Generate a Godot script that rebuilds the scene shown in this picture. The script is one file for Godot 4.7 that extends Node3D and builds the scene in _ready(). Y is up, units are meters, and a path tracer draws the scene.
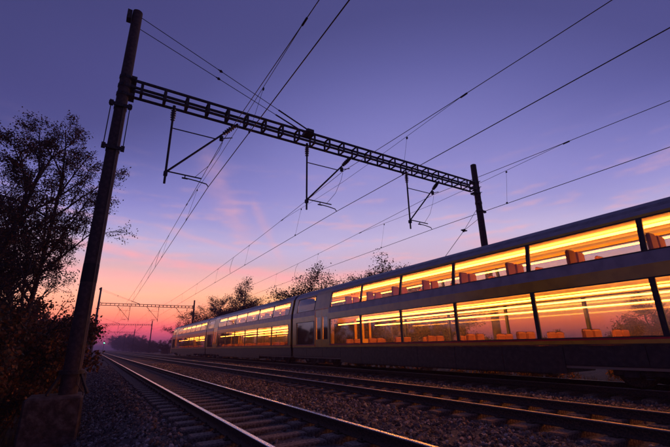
extends Node3D

# ------------------------------------------------------------------ mesh collector
class Shape:
	var v := PackedVector3Array()
	var n := PackedVector3Array()
	var c := PackedColorArray()
	var i := PackedInt32Array()
	var tint := Color(1, 1, 1)
	var tinted := false

	func quad(a: Vector3, b: Vector3, d: Vector3, e: Vector3) -> void:   # counter-clockwise seen from outside
		var nn := (b - a).cross(d - a)
		if nn.length_squared() < 1e-14:
			nn = (d - a).cross(e - a)
		nn = nn.normalized()
		var k := v.size()
		v.append(a); v.append(b); v.append(d); v.append(e)
		for q in 4:
			n.append(nn)
			if tinted: c.append(tint)
		i.append(k); i.append(k + 2); i.append(k + 1)
		i.append(k); i.append(k + 3); i.append(k + 2)

	func hull8(p: Array) -> void:   # 0-3 bottom ring counter-clockwise seen from above, 4-7 top ring
		quad(p[3], p[2], p[1], p[0]); quad(p[4], p[5], p[6], p[7])
		for q in 4:
			var r := (q + 1) % 4
			quad(p[q], p[r], p[r + 4], p[q + 4])

	func box(at: Vector3, size: Vector3, b := Basis.IDENTITY) -> void:
		var h := size * 0.5
		var p := []
		for y in [-1, 1]:
			for s in [[-1, 1], [1, 1], [1, -1], [-1, -1]]:
				p.append(at + b * Vector3(s[0] * h.x, y * h.y, s[1] * h.z))
		hull8(p)

	func bevel_box(at: Vector3, size: Vector3, bev := 0.01, b := Basis.IDENTITY) -> void:
		var h := size * 0.5
		# rings of an octagonal prism, inset at top and bottom
		var rings := []
		for lay in [[-h.y, bev], [-h.y + bev, 0.0], [h.y - bev, 0.0], [h.y, bev]]:
			var ins: float = lay[1]
			var hx: float = h.x - ins
			var hz: float = h.z - ins
			var r := []
			for s in [[-hx + bev, hz], [hx - bev, hz], [hx, hz - bev], [hx, -hz + bev], [hx - bev, -hz], [-hx + bev, -hz], [-hx, -hz + bev], [-hx, hz - bev]]:
				r.append(at + b * Vector3(s[0], lay[0], s[1]))
			rings.append(r)
		for k in 3:
			for q in 8:
				var t := (q + 1) % 8
				quad(rings[k][q], rings[k][t], rings[k + 1][t], rings[k + 1][q])
		var top: Array = rings[3]
		var bot: Array = rings[0]
		quad(top[7], top[0], top[1], top[2]); quad(top[7], top[2], top[3], top[6]); quad(top[6], top[3], top[4], top[5])
		quad(bot[2], bot[1], bot[0], bot[7]); quad(bot[6], bot[3], bot[2], bot[7]); quad(bot[5], bot[4], bot[3], bot[6])

	func bar(a: Vector3, b: Vector3, w: float, h: float) -> void:   # square bar between two points
		var d := b - a
		var z := d.normalized()
		var x := (Vector3.UP if absf(z.y) < 0.95 else Vector3.RIGHT).cross(z).normalized()
		box((a + b) * 0.5, Vector3(w, h, d.length()), Basis(x, z.cross(x), z))

	func tube(pts: Array, radii: Array, sides := 8, capped := true) -> void:
		var base := v.size()
		var m := pts.size()
		var prev := Vector3.ZERO
		for k in m:
			var p: Vector3 = pts[k]
			var d: Vector3 = (pts[mini(k + 1, m - 1)] - pts[maxi(k - 1, 0)])
			d = d.normalized() if d.length_squared() > 1e-12 else Vector3.UP
			var x := prev - d * prev.dot(d)
			if x.length_squared() < 1e-6:
				x = (Vector3.UP if absf(d.y) < 0.9 else Vector3.RIGHT).cross(d)
			x = x.normalized()
			prev = x
			var y := d.cross(x)
			var r: float = radii[k]
			for q in sides:
				var a := TAU * q / sides
				var o := x * cos(a) + y * sin(a)
				v.append(p + o * r); n.append(o)
				if tinted: c.append(tint)
		for k in m - 1:
			for q in sides:
				var a := base + k * sides + q
				var b := base + k * sides + (q + 1) % sides
				i.append(a); i.append(b + sides); i.append(b)
				i.append(a); i.append(a + sides); i.append(b + sides)
		if capped:
			for e in 2:
				var ring := base if e == 0 else base + (m - 1) * sides
				var ax: Vector3 = (pts[0] - pts[1] if e == 0 else pts[m - 1] - pts[m - 2]).normalized()
				var k0 := v.size()
				for q in sides:
					v.append(v[ring + q]); n.append(ax)
					if tinted: c.append(tint)
				for q in range(1, sides - 1):
					if e == 0:
						i.append(k0); i.append(k0 + q); i.append(k0 + q + 1)
					else:
						i.append(k0); i.append(k0 + q + 1); i.append(k0 + q)

	func rod(a: Vector3, b: Vector3, r: float, sides := 6) -> void:
		tube([a, b], [r, r], sides)

	func insulator(a: Vector3, b: Vector3, r: float, sheds := 4) -> void:
		var p := []
		var q := []
		for k in sheds:
			for s in [[0.0, 0.4], [0.35, 0.4], [0.5, 1.0], [0.62, 0.9], [0.95, 0.45]]:
				p.append(a.lerp(b, (k + s[0]) / sheds)); q.append(r * s[1] * (0.75 + 0.25 * sin(PI * (k + 0.5) / sheds)))
		p.append(b); q.append(r * 0.4)
		tube(p, q, 8)

	func extrude(profile: PackedVector2Array, z0: float, z1: float) -> void:   # profile in x,y counter-clockwise seen from +z
		var m := profile.size()
		for k in m:
			var a := profile[k]
			var b := profile[(k + 1) % m]
			quad(Vector3(a.x, a.y, z1), Vector3(a.x, a.y, z0), Vector3(b.x, b.y, z0), Vector3(b.x, b.y, z1))
		var tri := Geometry2D.triangulate_polygon(profile)
		for e in 2:
			var z := z0 if e == 0 else z1
			var k0 := v.size()
			for p in profile:
				v.append(Vector3(p.x, p.y, z)); n.append(Vector3(0, 0, -1 if e == 0 else 1))
				if tinted: c.append(tint)
			for t in range(0, tri.size(), 3):
				i.append(k0 + tri[t]); i.append(k0 + tri[t + 1]); i.append(k0 + tri[t + 2])

	func leaf(p: Vector3, up: Vector3, side: Vector3, s: float, col: Color) -> void:
		var k := v.size()
		var nn := side.cross(up).normalized()
		v.append(p); v.append(p + up * s * 0.5 + side * s * 0.36); v.append(p + up * s); v.append(p + up * s * 0.5 - side * s * 0.36)
		for q in 4:
			n.append(nn); c.append(col)
		i.append(k); i.append(k + 2); i.append(k + 1)
		i.append(k); i.append(k + 3); i.append(k + 2)

	func mesh() -> ArrayMesh:
		var arr := []
		arr.resize(Mesh.ARRAY_MAX)
		arr[Mesh.ARRAY_VERTEX] = v
		arr[Mesh.ARRAY_NORMAL] = n
		if c.size() == v.size() and c.size() > 0: arr[Mesh.ARRAY_COLOR] = c
		arr[Mesh.ARRAY_INDEX] = i
		var m := ArrayMesh.new()
		m.add_surface_from_arrays(Mesh.PRIMITIVE_TRIANGLES, arr)
		return m

# ------------------------------------------------------------------ naming helpers
var taken := {}
func numbered(called: String) -> String:
	var k: int = taken.get(called, 0)
	taken[called] = k + 1
	return called if k == 0 else "%s_%03d" % [called, k]

func thing(called: String, label: String, category: String, at := Vector3.ZERO, group := "") -> Node3D:
	var o := Node3D.new()
	o.name = numbered(called)
	add_child(o)
	o.position = at
	tag(o, label, category, group)
	return o

func tag(o: Node, label: String, category: String, group := "") -> void:
	o.set_meta("label", label)
	o.set_meta("category", category)
	if group != "": o.set_meta("group", group)

func part(parent: Node, called: String, m: Mesh, mt: Material, at := Vector3.ZERO) -> MeshInstance3D:
	var o := MeshInstance3D.new()
	o.name = called
	o.mesh = m
	o.material_override = mt
	parent.add_child(o, true)
	o.position = at
	return o

func struct(called: String, m: Mesh, mt: Material) -> MeshInstance3D:
	var o := part(self, called, m, mt)
	o.set_meta("kind", "structure")
	return o

func scatter(parent: Node, called: String, m: Mesh, mt: Material, places: Array, colours := PackedColorArray()) -> MultiMeshInstance3D:
	var mm := MultiMesh.new()
	mm.transform_format = MultiMesh.TRANSFORM_3D
	mm.use_colors = colours.size() > 0
	mm.mesh = m
	mm.instance_count = places.size()
	for k in places.size():
		mm.set_instance_transform(k, places[k])
		if colours.size() > 0: mm.set_instance_color(k, colours[k])
	var o := MultiMeshInstance3D.new()
	o.name = called
	o.multimesh = mm
	o.material_override = mt
	parent.add_child(o, true)
	o.set_meta("kind", "stuff")
	return o

# ------------------------------------------------------------------ materials
var M := {}
func lin(r: float, g: float, b: float) -> Color:
	return Color(r, g, b).linear_to_srgb()

func noise_tex(seed_: int, freq: float, ramp: Array, size := 512, octaves := 5, normal := false, bump := 4.0, kind := FastNoiseLite.TYPE_SIMPLEX_SMOOTH) -> NoiseTexture2D:
	var f := FastNoiseLite.new()
	f.seed = seed_
	f.noise_type = kind
	f.frequency = freq
	f.fractal_octaves = octaves
	var t := NoiseTexture2D.new()
	t.width = size; t.height = size
	t.seamless = true
	t.noise = f
	t.generate_mipmaps = false
	if normal:
		t.as_normal_map = true
		t.bump_strength = bump
	elif ramp.size() > 0:
		var g := Gradient.new()
		var offs := PackedFloat32Array()
		var cols := PackedColorArray()
		for k in ramp.size():
			offs.append(ramp[k][0]); cols.append(ramp[k][1])
		g.offsets = offs; g.colors = cols
		t.color_ramp = g
	return t

func surf(ramp: Array, scale: float, rough: float, seed_: int, metal := 0.0, bump := 3.0, freq := 0.012) -> StandardMaterial3D:
	var m := StandardMaterial3D.new()
	m.albedo_texture = noise_tex(seed_, freq, ramp)
	m.roughness = rough
	m.metallic = metal
	m.uv1_triplanar = true
	m.uv1_world_triplanar = true
	m.uv1_scale = Vector3.ONE * scale
	if bump > 0.0:
		m.normal_enabled = true
		m.normal_texture = noise_tex(seed_ + 7, freq * 2.5, [], 512, 5, true, bump)
		m.normal_scale = 0.6
	return m

func plain(c: Color, rough: float, metal := 0.0) -> StandardMaterial3D:
	var m := StandardMaterial3D.new()
	m.albedo_color = c
	m.roughness = rough
	m.metallic = metal
	return m

func make_materials() -> void:
	M.ballast = surf([[0.25, lin(.05, .041, .036)], [0.5, lin(.12, .098, .082)], [0.75, lin(.21, .172, .142)]], 0.9, 0.95, 11, 0.0, 8.0, 0.05)
	M.stone = plain(Color(1, 1, 1), 0.88); M.stone.vertex_color_use_as_albedo = true
	M.soil = surf([[0.2, lin(.028, .024, .018)], [0.5, lin(.055, .046, .030)], [0.8, lin(.085, .070, .042)]], 0.21, 1.0, 21, 0.0, 6.0, 0.02)
	M.sleeper = surf([[0.25, lin(.11, .078, .058)], [0.55, lin(.22, .168, .128)], [0.8, lin(.31, .25, .20)]], 1.3, 0.9, 31, 0.0, 4.0, 0.03)
	M.old_sleeper = surf([[0.25, lin(.11, .070, .045)], [0.55, lin(.26, .16, .10)], [0.8, lin(.36, .24, .16)]], 1.3, 0.9, 33, 0.0, 4.0, 0.03)
	M.rust = surf([[0.25, lin(.035, .022, .017)], [0.55, lin(.075, .044, .030)], [0.8, lin(.13, .075, .046)]], 2.3, 0.82, 41, 0.0, 3.0, 0.02)
	M.rail_head = plain(lin(.56, .54, .53), 0.24, 1.0)
	M.rail_head.roughness_texture = noise_tex(47, 0.02, [[0.2, Color(.55, .55, .55)], [0.8, Color(1, 1, 1)]])
	M.rail_head.roughness = 0.34
	M.rail_head.uv1_triplanar = true; M.rail_head.uv1_world_triplanar = true
	M.rail_head.uv1_scale = Vector3.ONE * 1.5
	M.dull_head = plain(lin(.30, .25, .23), 0.42, 0.9)
	M.concrete = surf([[0.2, lin(.05, .038, .03)], [0.5, lin(.085, .066, .055)], [0.8, lin(.15, .12, .105)]], 0.7, 0.92, 51, 0.0, 4.0, 0.015)
	M.mast = surf([[0.2, lin(.052, .035, .032)], [0.5, lin(.075, .051, .046)], [0.8, lin(.105, .073, .064)]], 0.8, 0.85, 53, 0.0, 3.0, 0.02)
	M.steel = surf([[0.2, lin(.030, .026, .028)], [0.5, lin(.055, .048, .050)], [0.8, lin(.085, .072, .070)]], 1.4, 0.7, 61, 0.3, 2.0, 0.02)
	M.wire = plain(lin(.06, .048, .045), 0.5, 0.6)
	M.porcelain = plain(lin(.045, .025, .02), 0.25)
	M.band = plain(lin(.02, .018, .02), 0.8)
	M.yellow = surf([[0.2, lin(.62, .33, .012)], [0.5, lin(.72, .40, .016)], [0.8, lin(.76, .44, .022)]], 0.35, 0.3, 71, 0.0, 0.0, 0.01)
	M.yellow.clearcoat_enabled = true; M.yellow.clearcoat = 0.5; M.yellow.clearcoat_roughness = 0.12
	M.grey_paint = surf([[0.2, lin(.30, .28, .32)], [0.5, lin(.38, .355, .40)], [0.8, lin(.44, .41, .45)]], 0.35, 0.38, 73, 0.0, 0.0, 0.01)
	M.roof_paint = surf([[0.2, lin(.17, .155, .175)], [0.5, lin(.24, .225, .25)], [0.8, lin(.30, .28, .30)]], 0.5, 0.5, 75, 0.0, 1.0, 0.012)
	M.red_paint = plain(lin(.62, .02, .02), 0.3)
	M.dark_paint = surf([[0.2, lin(.018, .016, .019)], [0.5, lin(.028, .025, .029)], [0.8, lin(.048, .041, .041)]], 0.6, 0.5, 77, 0.0, 1.0, 0.015)
	M.gasket = plain(lin(.018, .017, .020), 0.45)
	M.cabin = plain(lin(.76, .70, .60), 0.7)
	M.cabin_floor = plain(lin(.34, .29, .23), 0.8)
	M.seat = plain(lin(.20, .06, .03), 0.9)
	var gl := StandardMaterial3D.new()
	gl.transparency = BaseMaterial3D.TRANSPARENCY_ALPHA
	gl.albedo_color = Color(0.45, 0.42, 0.42, 0.12)
	gl.roughness = 0.04
	gl.metallic_specular = 0.5
	M.glass = gl
	var st := plain(Color(1, .9, .7), 0.5)
	st.emission_enabled = true
	st.emission = LAMP_COLOUR
	st.emission_energy_multiplier = 18.0
	M.strip = st
	var gs := plain(Color(.5, 1, .8), 0.5)
	gs.emission_enabled = true
	gs.emission = Color(0.35, 1.0, 0.62)
	gs.emission_energy_multiplier = 14.0
	M.green_lamp = gs
	M.bark = surf([[0.25, lin(.035, .028, .026)], [0.55, lin(.075, .060, .052)], [0.8, lin(.13, .11, .10)]], 1.7, 0.95, 81, 0.0, 5.0, 0.03)
	var lf := plain(Color(1, 1, 1), 0.75)
	lf.vertex_color_use_as_albedo = true
	lf.cull_mode = BaseMaterial3D.CULL_DISABLED
	lf.backlight_enabled = true
	lf.backlight = lin(.30, .12, .04)
	M.leaf = lf
	var gr := plain(Color(1, 1, 1), 0.9)
	gr.vertex_color_use_as_albedo = true
	gr.cull_mode = BaseMaterial3D.CULL_DISABLED
	M.grass = gr

const STRIP := 8.0
const LAMP_COLOUR := Color(1.0, 0.60, 0.21)

# ------------------------------------------------------------------ sky
const SUN_AZ := 42.0
const SKY_TABLE := [   # effective elevation in degrees, sRGB
	[-2.0, 118, 78, 112], [0.0, 150, 84, 122], [1.2, 214, 84, 118], [2.6, 252, 98, 108], [4.0, 255, 140, 108], [6.2, 255, 176, 145], [8.5, 244, 178, 168], [11.7, 201, 174, 198],
	[15.0, 191, 176, 211], [21.0, 156, 149, 203], [26.0, 139, 134, 196], [32.0, 120, 118, 182], [40.0, 95, 95, 157], [46.5, 79, 79, 136], [55.0, 73, 72, 128], [62.0, 68, 68, 121], [90.0, 52, 52, 98], [130.0, 44, 43, 82], [190.0, 40, 39, 74]]

func table_colour(e: float) -> Color:
	var k := 0
	while k < SKY_TABLE.size() - 2 and e > SKY_TABLE[k + 1][0]: k += 1
	var a: Array = SKY_TABLE[k]
	var b: Array = SKY_TABLE[k + 1]
	var t := clampf((e - a[0]) / (b[0] - a[0]), 0, 1)
	return Color(lerpf(a[1], b[1], t) / 255.0, lerpf(a[2], b[2], t) / 255.0, lerpf(a[3], b[3], t) / 255.0)

func sky_image() -> Image:
	var w := 1600
	var h := 800
	var im := Image.create(w, h, false, Image.FORMAT_RGBF)
	var nz := FastNoiseLite.new()
	nz.seed = 5; nz.frequency = 1.0; nz.fractal_octaves = 4
	var sun := Vector3(sin(deg_to_rad(SUN_AZ)) * cos(0.1), -sin(0.1), -cos(deg_to_rad(SUN_AZ)) * cos(0.1))
	# thin cirrus streaks: az0, el0, az1, el1, width in degrees, strength
	var streaks := [[-10, 13.6, 34, 8.6, 0.5, 0.75], [0, 11.2, 30, 10.2, 0.28, 0.5], [10, 29, 19, 12.5, 1.7, 0.30], [18, 22, 24, 11, 0.7, 0.28], [-14, 10.0, 12, 9.0, 0.5, 0.5], [4, 16.5, 24, 12.2, 0.4, 0.3], [20, 9.3, 60, 11.5, 0.5, 0.5], [46, 14.5, 95, 9.0, 0.6, 0.35], [-60, 9, -14, 12, 0.8, 0.35]]
	for y in h:
		var el := 90.0 - (y + 0.5) * 180.0 / h
		var ce := cos(deg_to_rad(el))
		var se := sin(deg_to_rad(el))
		for x in w:
			var az := wrapf((x + 0.5) / w * 360.0, -180.0, 180.0)
			var c: Color
			if el < -3.0:
				c = Color(0.16, 0.12, 0.16)
			else:
				var ar := deg_to_rad(az)
				var d := Vector3(sin(ar) * ce, se, -cos(ar) * ce)
				var ang := rad_to_deg(acos(clampf(d.dot(sun), -1, 1)))
				var daz := absf(wrapf(az - SUN_AZ, -180, 180))
				var wgt := smoothstep(10.0, 34.0, el)
				var e := lerpf(el, maxf(ang - 5.7, el), wgt)
				e += smoothstep(46.0, 150.0, daz) * 75.0 * (1.0 - wgt)
				# soft uneven banks in the lower air
				var wave := nz.get_noise_3d(d.x * 2.2, d.y * 9.0, d.z * 2.2)
				e += wave * 2.0 * smoothstep(1.5, 9.0, el) * (1.0 - smoothstep(16.0, 40.0, el))
				c = table_colour(e)
				var warm := smoothstep(6.0, 34.0, az) * smoothstep(125.0, 90.0, az) * smoothstep(9.0, 4.0, el)
				c = Color(c.r, c.g * (1.0 + 0.10 * warm), c.b * (1.0 - 0.38 * warm))
				if el > 4.0 and el < 30.0:   # fine wispy structure
					var wisp := nz.get_noise_2d(az * 0.055 + el * 0.20, el * 0.55 - az * 0.03) + 0.5 * nz.get_noise_2d(az * 0.16 + el * 0.6 + 50.0, el * 1.7 - az * 0.1)
					var ww := smoothstep(0.12, 0.7, wisp) * smoothstep(4.0, 8.0, el) * smoothstep(30.0, 14.0, el) * smoothstep(110.0, 60.0, daz)
					c = c.lerp(Color(1.0, 0.68, 0.68), ww * 0.36)
				var pink := 0.0
				if el > 5 and el < 32 and daz < 100:
					for s in streaks:
						var ab := Vector2(s[2] - s[0], s[3] - s[1])
						var t := clampf((Vector2(az - s[0], el - s[1])).dot(ab) / ab.length_squared(), 0, 1)
						var q := (Vector2(az, el) - Vector2(s[0], s[1]) - ab * t).length()
						var rag: float = s[4] * (1.0 + 0.8 * nz.get_noise_2d(az * 0.10 + s[0], el * 0.35))
						pink = maxf(pink, s[5] * exp(-q * q / (rag * rag)) * smoothstep(0.0, 0.2, t) * smoothstep(1.0, 0.75, t) * (0.75 + 0.5 * nz.get_noise_2d(az * 0.22, el * 0.9)))
				if pink > 0.0:
					c = c.lerp(Color(1.0, 0.66, 0.68), clampf(pink, 0, 1))
			c = c.srgb_to_linear()
			if el >= -3.0:
				var g := 1.0 + 0.13 * smoothstep(46.0, 32.0, el) + 0.06 * smoothstep(30.0, 15.0, el) + 0.40 * smoothstep(11.0, 4.0, el)
				c = Color(c.r * g, c.g * g, c.b * g)
			im.set_pixel(x, y, c)
	return im

# ------------------------------------------------------------------ trees
func grow(wood: Shape, leaves: Shape, p: Vector3, d: Vector3, length: float, r: float, level: int, rng: RandomNumberGenerator, P: Dictionary) -> void:
	var segs := 5 if level == 0 else (4 if level < P.levels else 3)
	var pts := [p]
	var rad := [r]
	var dirs := [d]
	var step := length / segs
	var q := p
	var droop: float = P.droop * level / float(P.levels)
	for k in segs:
		d = (d + Vector3(rng.randfn(), rng.randfn(), rng.randfn()) * P.wander + Vector3.UP * (P.rise - droop * (k + 1.0) / segs)).normalized()
		q += d * step
		pts.append(q); dirs.append(d)
		rad.append(r * lerpf(1.0, 0.42 if level < P.levels else 0.35, (k + 1.0) / segs))
	wood.tube(pts, rad, 7 if level == 0 else (4 if level == 1 else 3), level == 0)
	if level < P.levels:
		var kids: int = P.kids[level]
		for k in kids:
			var t := lerpf(P.bare if level == 0 else 0.18, 1.0, (k + rng.randf()) / kids)
			var s := clampi(int(t * segs), 0, segs - 1)
			var at: Vector3 = pts[s].lerp(pts[s + 1], t * segs - s)
			var dd: Vector3 = dirs[s + 1]
			var side := dd.cross(Vector3(rng.randfn(), rng.randfn(), rng.randfn())).normalized()
			var ang := rng.randf_range(P.angle * 0.7, P.angle * 1.25)
			var nd := (dd * cos(ang) + side * sin(ang)).normalized()
			grow(wood, leaves, at, nd, length * P.shrink * rng.randf_range(0.7, 1.2) * (1.0 - 0.45 * t if level == 0 else 1.0 - 0.25 * t), maxf(r * lerpf(0.62, 0.3, t), P.twig), level + 1, rng, P)
	if level >= P.levels - 1:
		var cnt := int(P.leaves * (1.0 if level == P.levels else 0.5))
		for k in cnt:
			var t := rng.randf()
			var s := clampi(int(t * segs), 0, segs - 1)
			var at: Vector3 = pts[s].lerp(pts[s + 1], t * segs - s) + Vector3(rng.randfn(), rng.randfn(), rng.randfn()) * P.spread
			var up := Vector3(rng.randfn(), rng.randfn() - 0.6, rng.randfn()).normalized()
			var side := up.cross(Vector3(rng.randfn(), rng.randfn(), rng.randfn())).normalized()
			var col: Color = P.colours[rng.randi() % P.colours.size()]
			var f := rng.randf_range(0.65, 1.25)
			leaves.leaf(at, up, side, P.leaf * rng.randf_range(0.7, 1.3), Color(col.r * f, col.g * f, col.b * f))

var protos := {}
func tree_meshes(key: String, seed_: int, P: Dictionary) -> Array:
	var rng := RandomNumberGenerator.new()
	rng.seed = seed_
	var wood := Shape.new()
	var leaves := Shape.new()
	leaves.tinted = true
	if P.stems > 1:
		for k in P.stems:
			var a: float = TAU * k / P.stems + rng.randf()
			var dir := Vector3(cos(a) * P.lean, 1, sin(a) * P.lean).normalized()
			grow(wood, leaves, Vector3(cos(a), 0, sin(a)) * P.foot - Vector3.UP * 0.1, dir, P.height * rng.randf_range(0.7, 1.0), P.radius * rng.randf_range(0.7, 1.0), 0, rng, P)
	else:
		grow(wood, leaves, Vector3.DOWN * 0.1, Vector3(rng.randfn() * 0.05, 1, rng.randfn() * 0.05).normalized(), P.height, P.radius, 0, rng, P)
	var r := [wood.mesh(), leaves.mesh()]
	var tall: float = r[1].get_aabb().end.y
	r.append(tall)
	protos[key] = r
	return r

func plant(key: String, called: String, label: String, category: String, at: Vector3, turn: float, sc: Vector3, group := "") -> Node3D:
	var t := thing(called, label, category, at, group)
	t.rotation.y = turn
	t.scale = sc
	part(t, "trunk" if category == "tree" else "stem", protos[key][0], M.bark)
	part(t, "crown" if category == "tree" else "foliage", protos[key][1], M.leaf)
	return t

# ------------------------------------------------------------------ track
const TRACKS := [2.676, 7.134, 11.844]
const RAIL := [[-0.070, -0.160], [0.070, -0.160], [0.070, -0.148], [0.018, -0.128], [0.010, -0.118], [0.010, -0.046], [0.034, -0.036], [0.036, -0.012], [-0.036, -0.012], [-0.034, -0.036], [-0.010, -0.046], [-0.010, -0.118], [-0.018, -0.128], [-0.070, -0.148]]

func build_tracks() -> void:
	var web := Shape.new()
	var prof := PackedVector2Array()
	for p in RAIL: prof.append(Vector2(p[0], p[1]))
	web.extrude(prof, -900.0, 16.0)
	var web_mesh := web.mesh()
	var head := Shape.new()
	head.extrude(PackedVector2Array([Vector2(-0.036, -0.0115), Vector2(0.036, -0.0115), Vector2(0.034, -0.004), Vector2(0.026, 0.0), Vector2(-0.026, 0.0), Vector2(-0.034, -0.004)]), -900.0, 16.0)
	var head_mesh := head.mesh()
	var sl := Shape.new()   # one concrete sleeper with raised rail seats and a waist
	sl.bevel_box(Vector3(-0.83, -0.268, 0), Vector3(0.86, 0.21, 0.27), 0.02)
	sl.bevel_box(Vector3(0.83, -0.268, 0), Vector3(0.86, 0.21, 0.27), 0.02)
	sl.bevel_box(Vector3(0, -0.29, 0), Vector3(0.82, 0.19, 0.22), 0.02)
	var sl_mesh := sl.mesh()
	var fast := Shape.new()
	for s in [-1, 1]:
		for e in [-1, 1]:
			var cx: float = s * 0.752 + e * 0.105
			fast.box(Vector3(cx, -0.152, 0), Vector3(0.075, 0.018, 0.12))
			fast.rod(Vector3(cx, -0.15, 0), Vector3(cx, -0.105, 0), 0.014, 6)
			fast.rod(Vector3(cx, -0.14, 0), Vector3(cx, -0.122, 0), 0.024, 6)
	var fast_mesh := fast.mesh()
	var far := Shape.new()
	far.box(Vector3(0, -0.268, 0), Vector3(2.52, 0.21, 0.27))
	var far_mesh := far.mesh()
	var names := ["nearest railway track with gleaming rails running to the horizon", "middle railway track with rust brown rails and sleepers", "farthest railway track, the one the yellow train stands on"]
	var rng := RandomNumberGenerator.new()
	rng.seed = 404
	for t in 3:
		var o := thing("railway_track", names[t], "railway track", Vector3(TRACKS[t], 0, 0), "parallel railway tracks")
		for s in [-1, 1]:
			var r := part(o, "rail", web_mesh, M.rust, Vector3(s * 0.752, 0, 0))
			part(r, "rail_head", head_mesh, M.rail_head if t == 0 else M.dull_head)
		var z := 8.0
		var clips := []
		while z > -76.0:
			var tilt := rng.randfn() * 0.006
			var sp := part(o, "sleeper", sl_mesh, M.sleeper if t == 0 else M.old_sleeper, Vector3(rng.randfn() * 0.012, -rng.randf() * 0.004, z))
			sp.rotation.y = tilt
			clips.append(Transform3D(Basis(Vector3.UP, tilt), Vector3(0, 0, z)))
			z -= 0.61
		var rest := []
		while z > -420.0:
			rest.append(Transform3D(Basis.IDENTITY, Vector3(0, 0, z)))
			z -= 0.61
		scatter(o, "distant_sleepers", far_mesh, M.sleeper, rest)
		scatter(o, "rail_fastenings", fast_mesh, M.rust, clips)

# ------------------------------------------------------------------ ground
var bump := FastNoiseLite.new()
func bed_height(x: float) -> float:
	var pts := [[-3.0, -1.3], [-1.3, -1.15], [-0.3, -0.78], [1.05, -0.25], [1.4, -0.205], [13.2, -0.205], [13.7, -0.25], [15.6, -1.0], [16.4, -1.3]]
	for k in pts.size() - 1:
		if x <= pts[k + 1][0]:
			return lerpf(pts[k][1], pts[k + 1][1], clampf((x - pts[k][0]) / (pts[k + 1][0] - pts[k][0]), 0, 1))
	return -1.3

func bed_top(x: float, z: float) -> float:
	var crib := 0.0
	for t in TRACKS:
		if absf(x - t) < 1.3: crib = 0.03
	return bed_height(x) - 0.02 - crib + bump.get_noise_2d(x * 6.0, z * 6.0) * 0.035 + bump.get_noise_2d(x * 1.1 + 40.0, z * 1.1) * 0.04

func ground_height(x: float, z: float) -> float:
	var r := sqrt(x * x + z * z)
	var y := -0.92 + bump.get_noise_2d(x * 0.35, z * 0.35) * 0.16 * smoothstep(2.0, 8.0, absf(x - 7.0) - 5.0)
	if x < -1.6: y += smoothstep(-1.6, -5.0, x) * 0.45
	return y - smoothstep(400.0, 4000.0, r) * 0.6

func sheet(xs: Array, zs: Array, fn: Callable) -> ArrayMesh:
	var s := Shape.new()
	for z in zs:
		for x in xs:
			s.v.append(Vector3(x, fn.call(x, z), z))
	var w := xs.size()
	for k in s.v.size():
		var ix := k % w
		var iz := k / w
		var dx: Vector3 = s.v[iz * w + mini(ix + 1, w - 1)] - s.v[iz * w + maxi(ix - 1, 0)]
		var dz: Vector3 = s.v[mini(iz + 1, zs.size() - 1) * w + ix] - s.v[maxi(iz - 1, 0) * w + ix]
		s.n.append(dz.cross(dx).normalized() * signf(dz.cross(dx).y))
	for iz in zs.size() - 1:
		for ix in w - 1:
			var a := iz * w + ix
			s.i.append_array([a, a + 1, a + w + 1, a, a + w + 1, a + w])
	return s.mesh()

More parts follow.
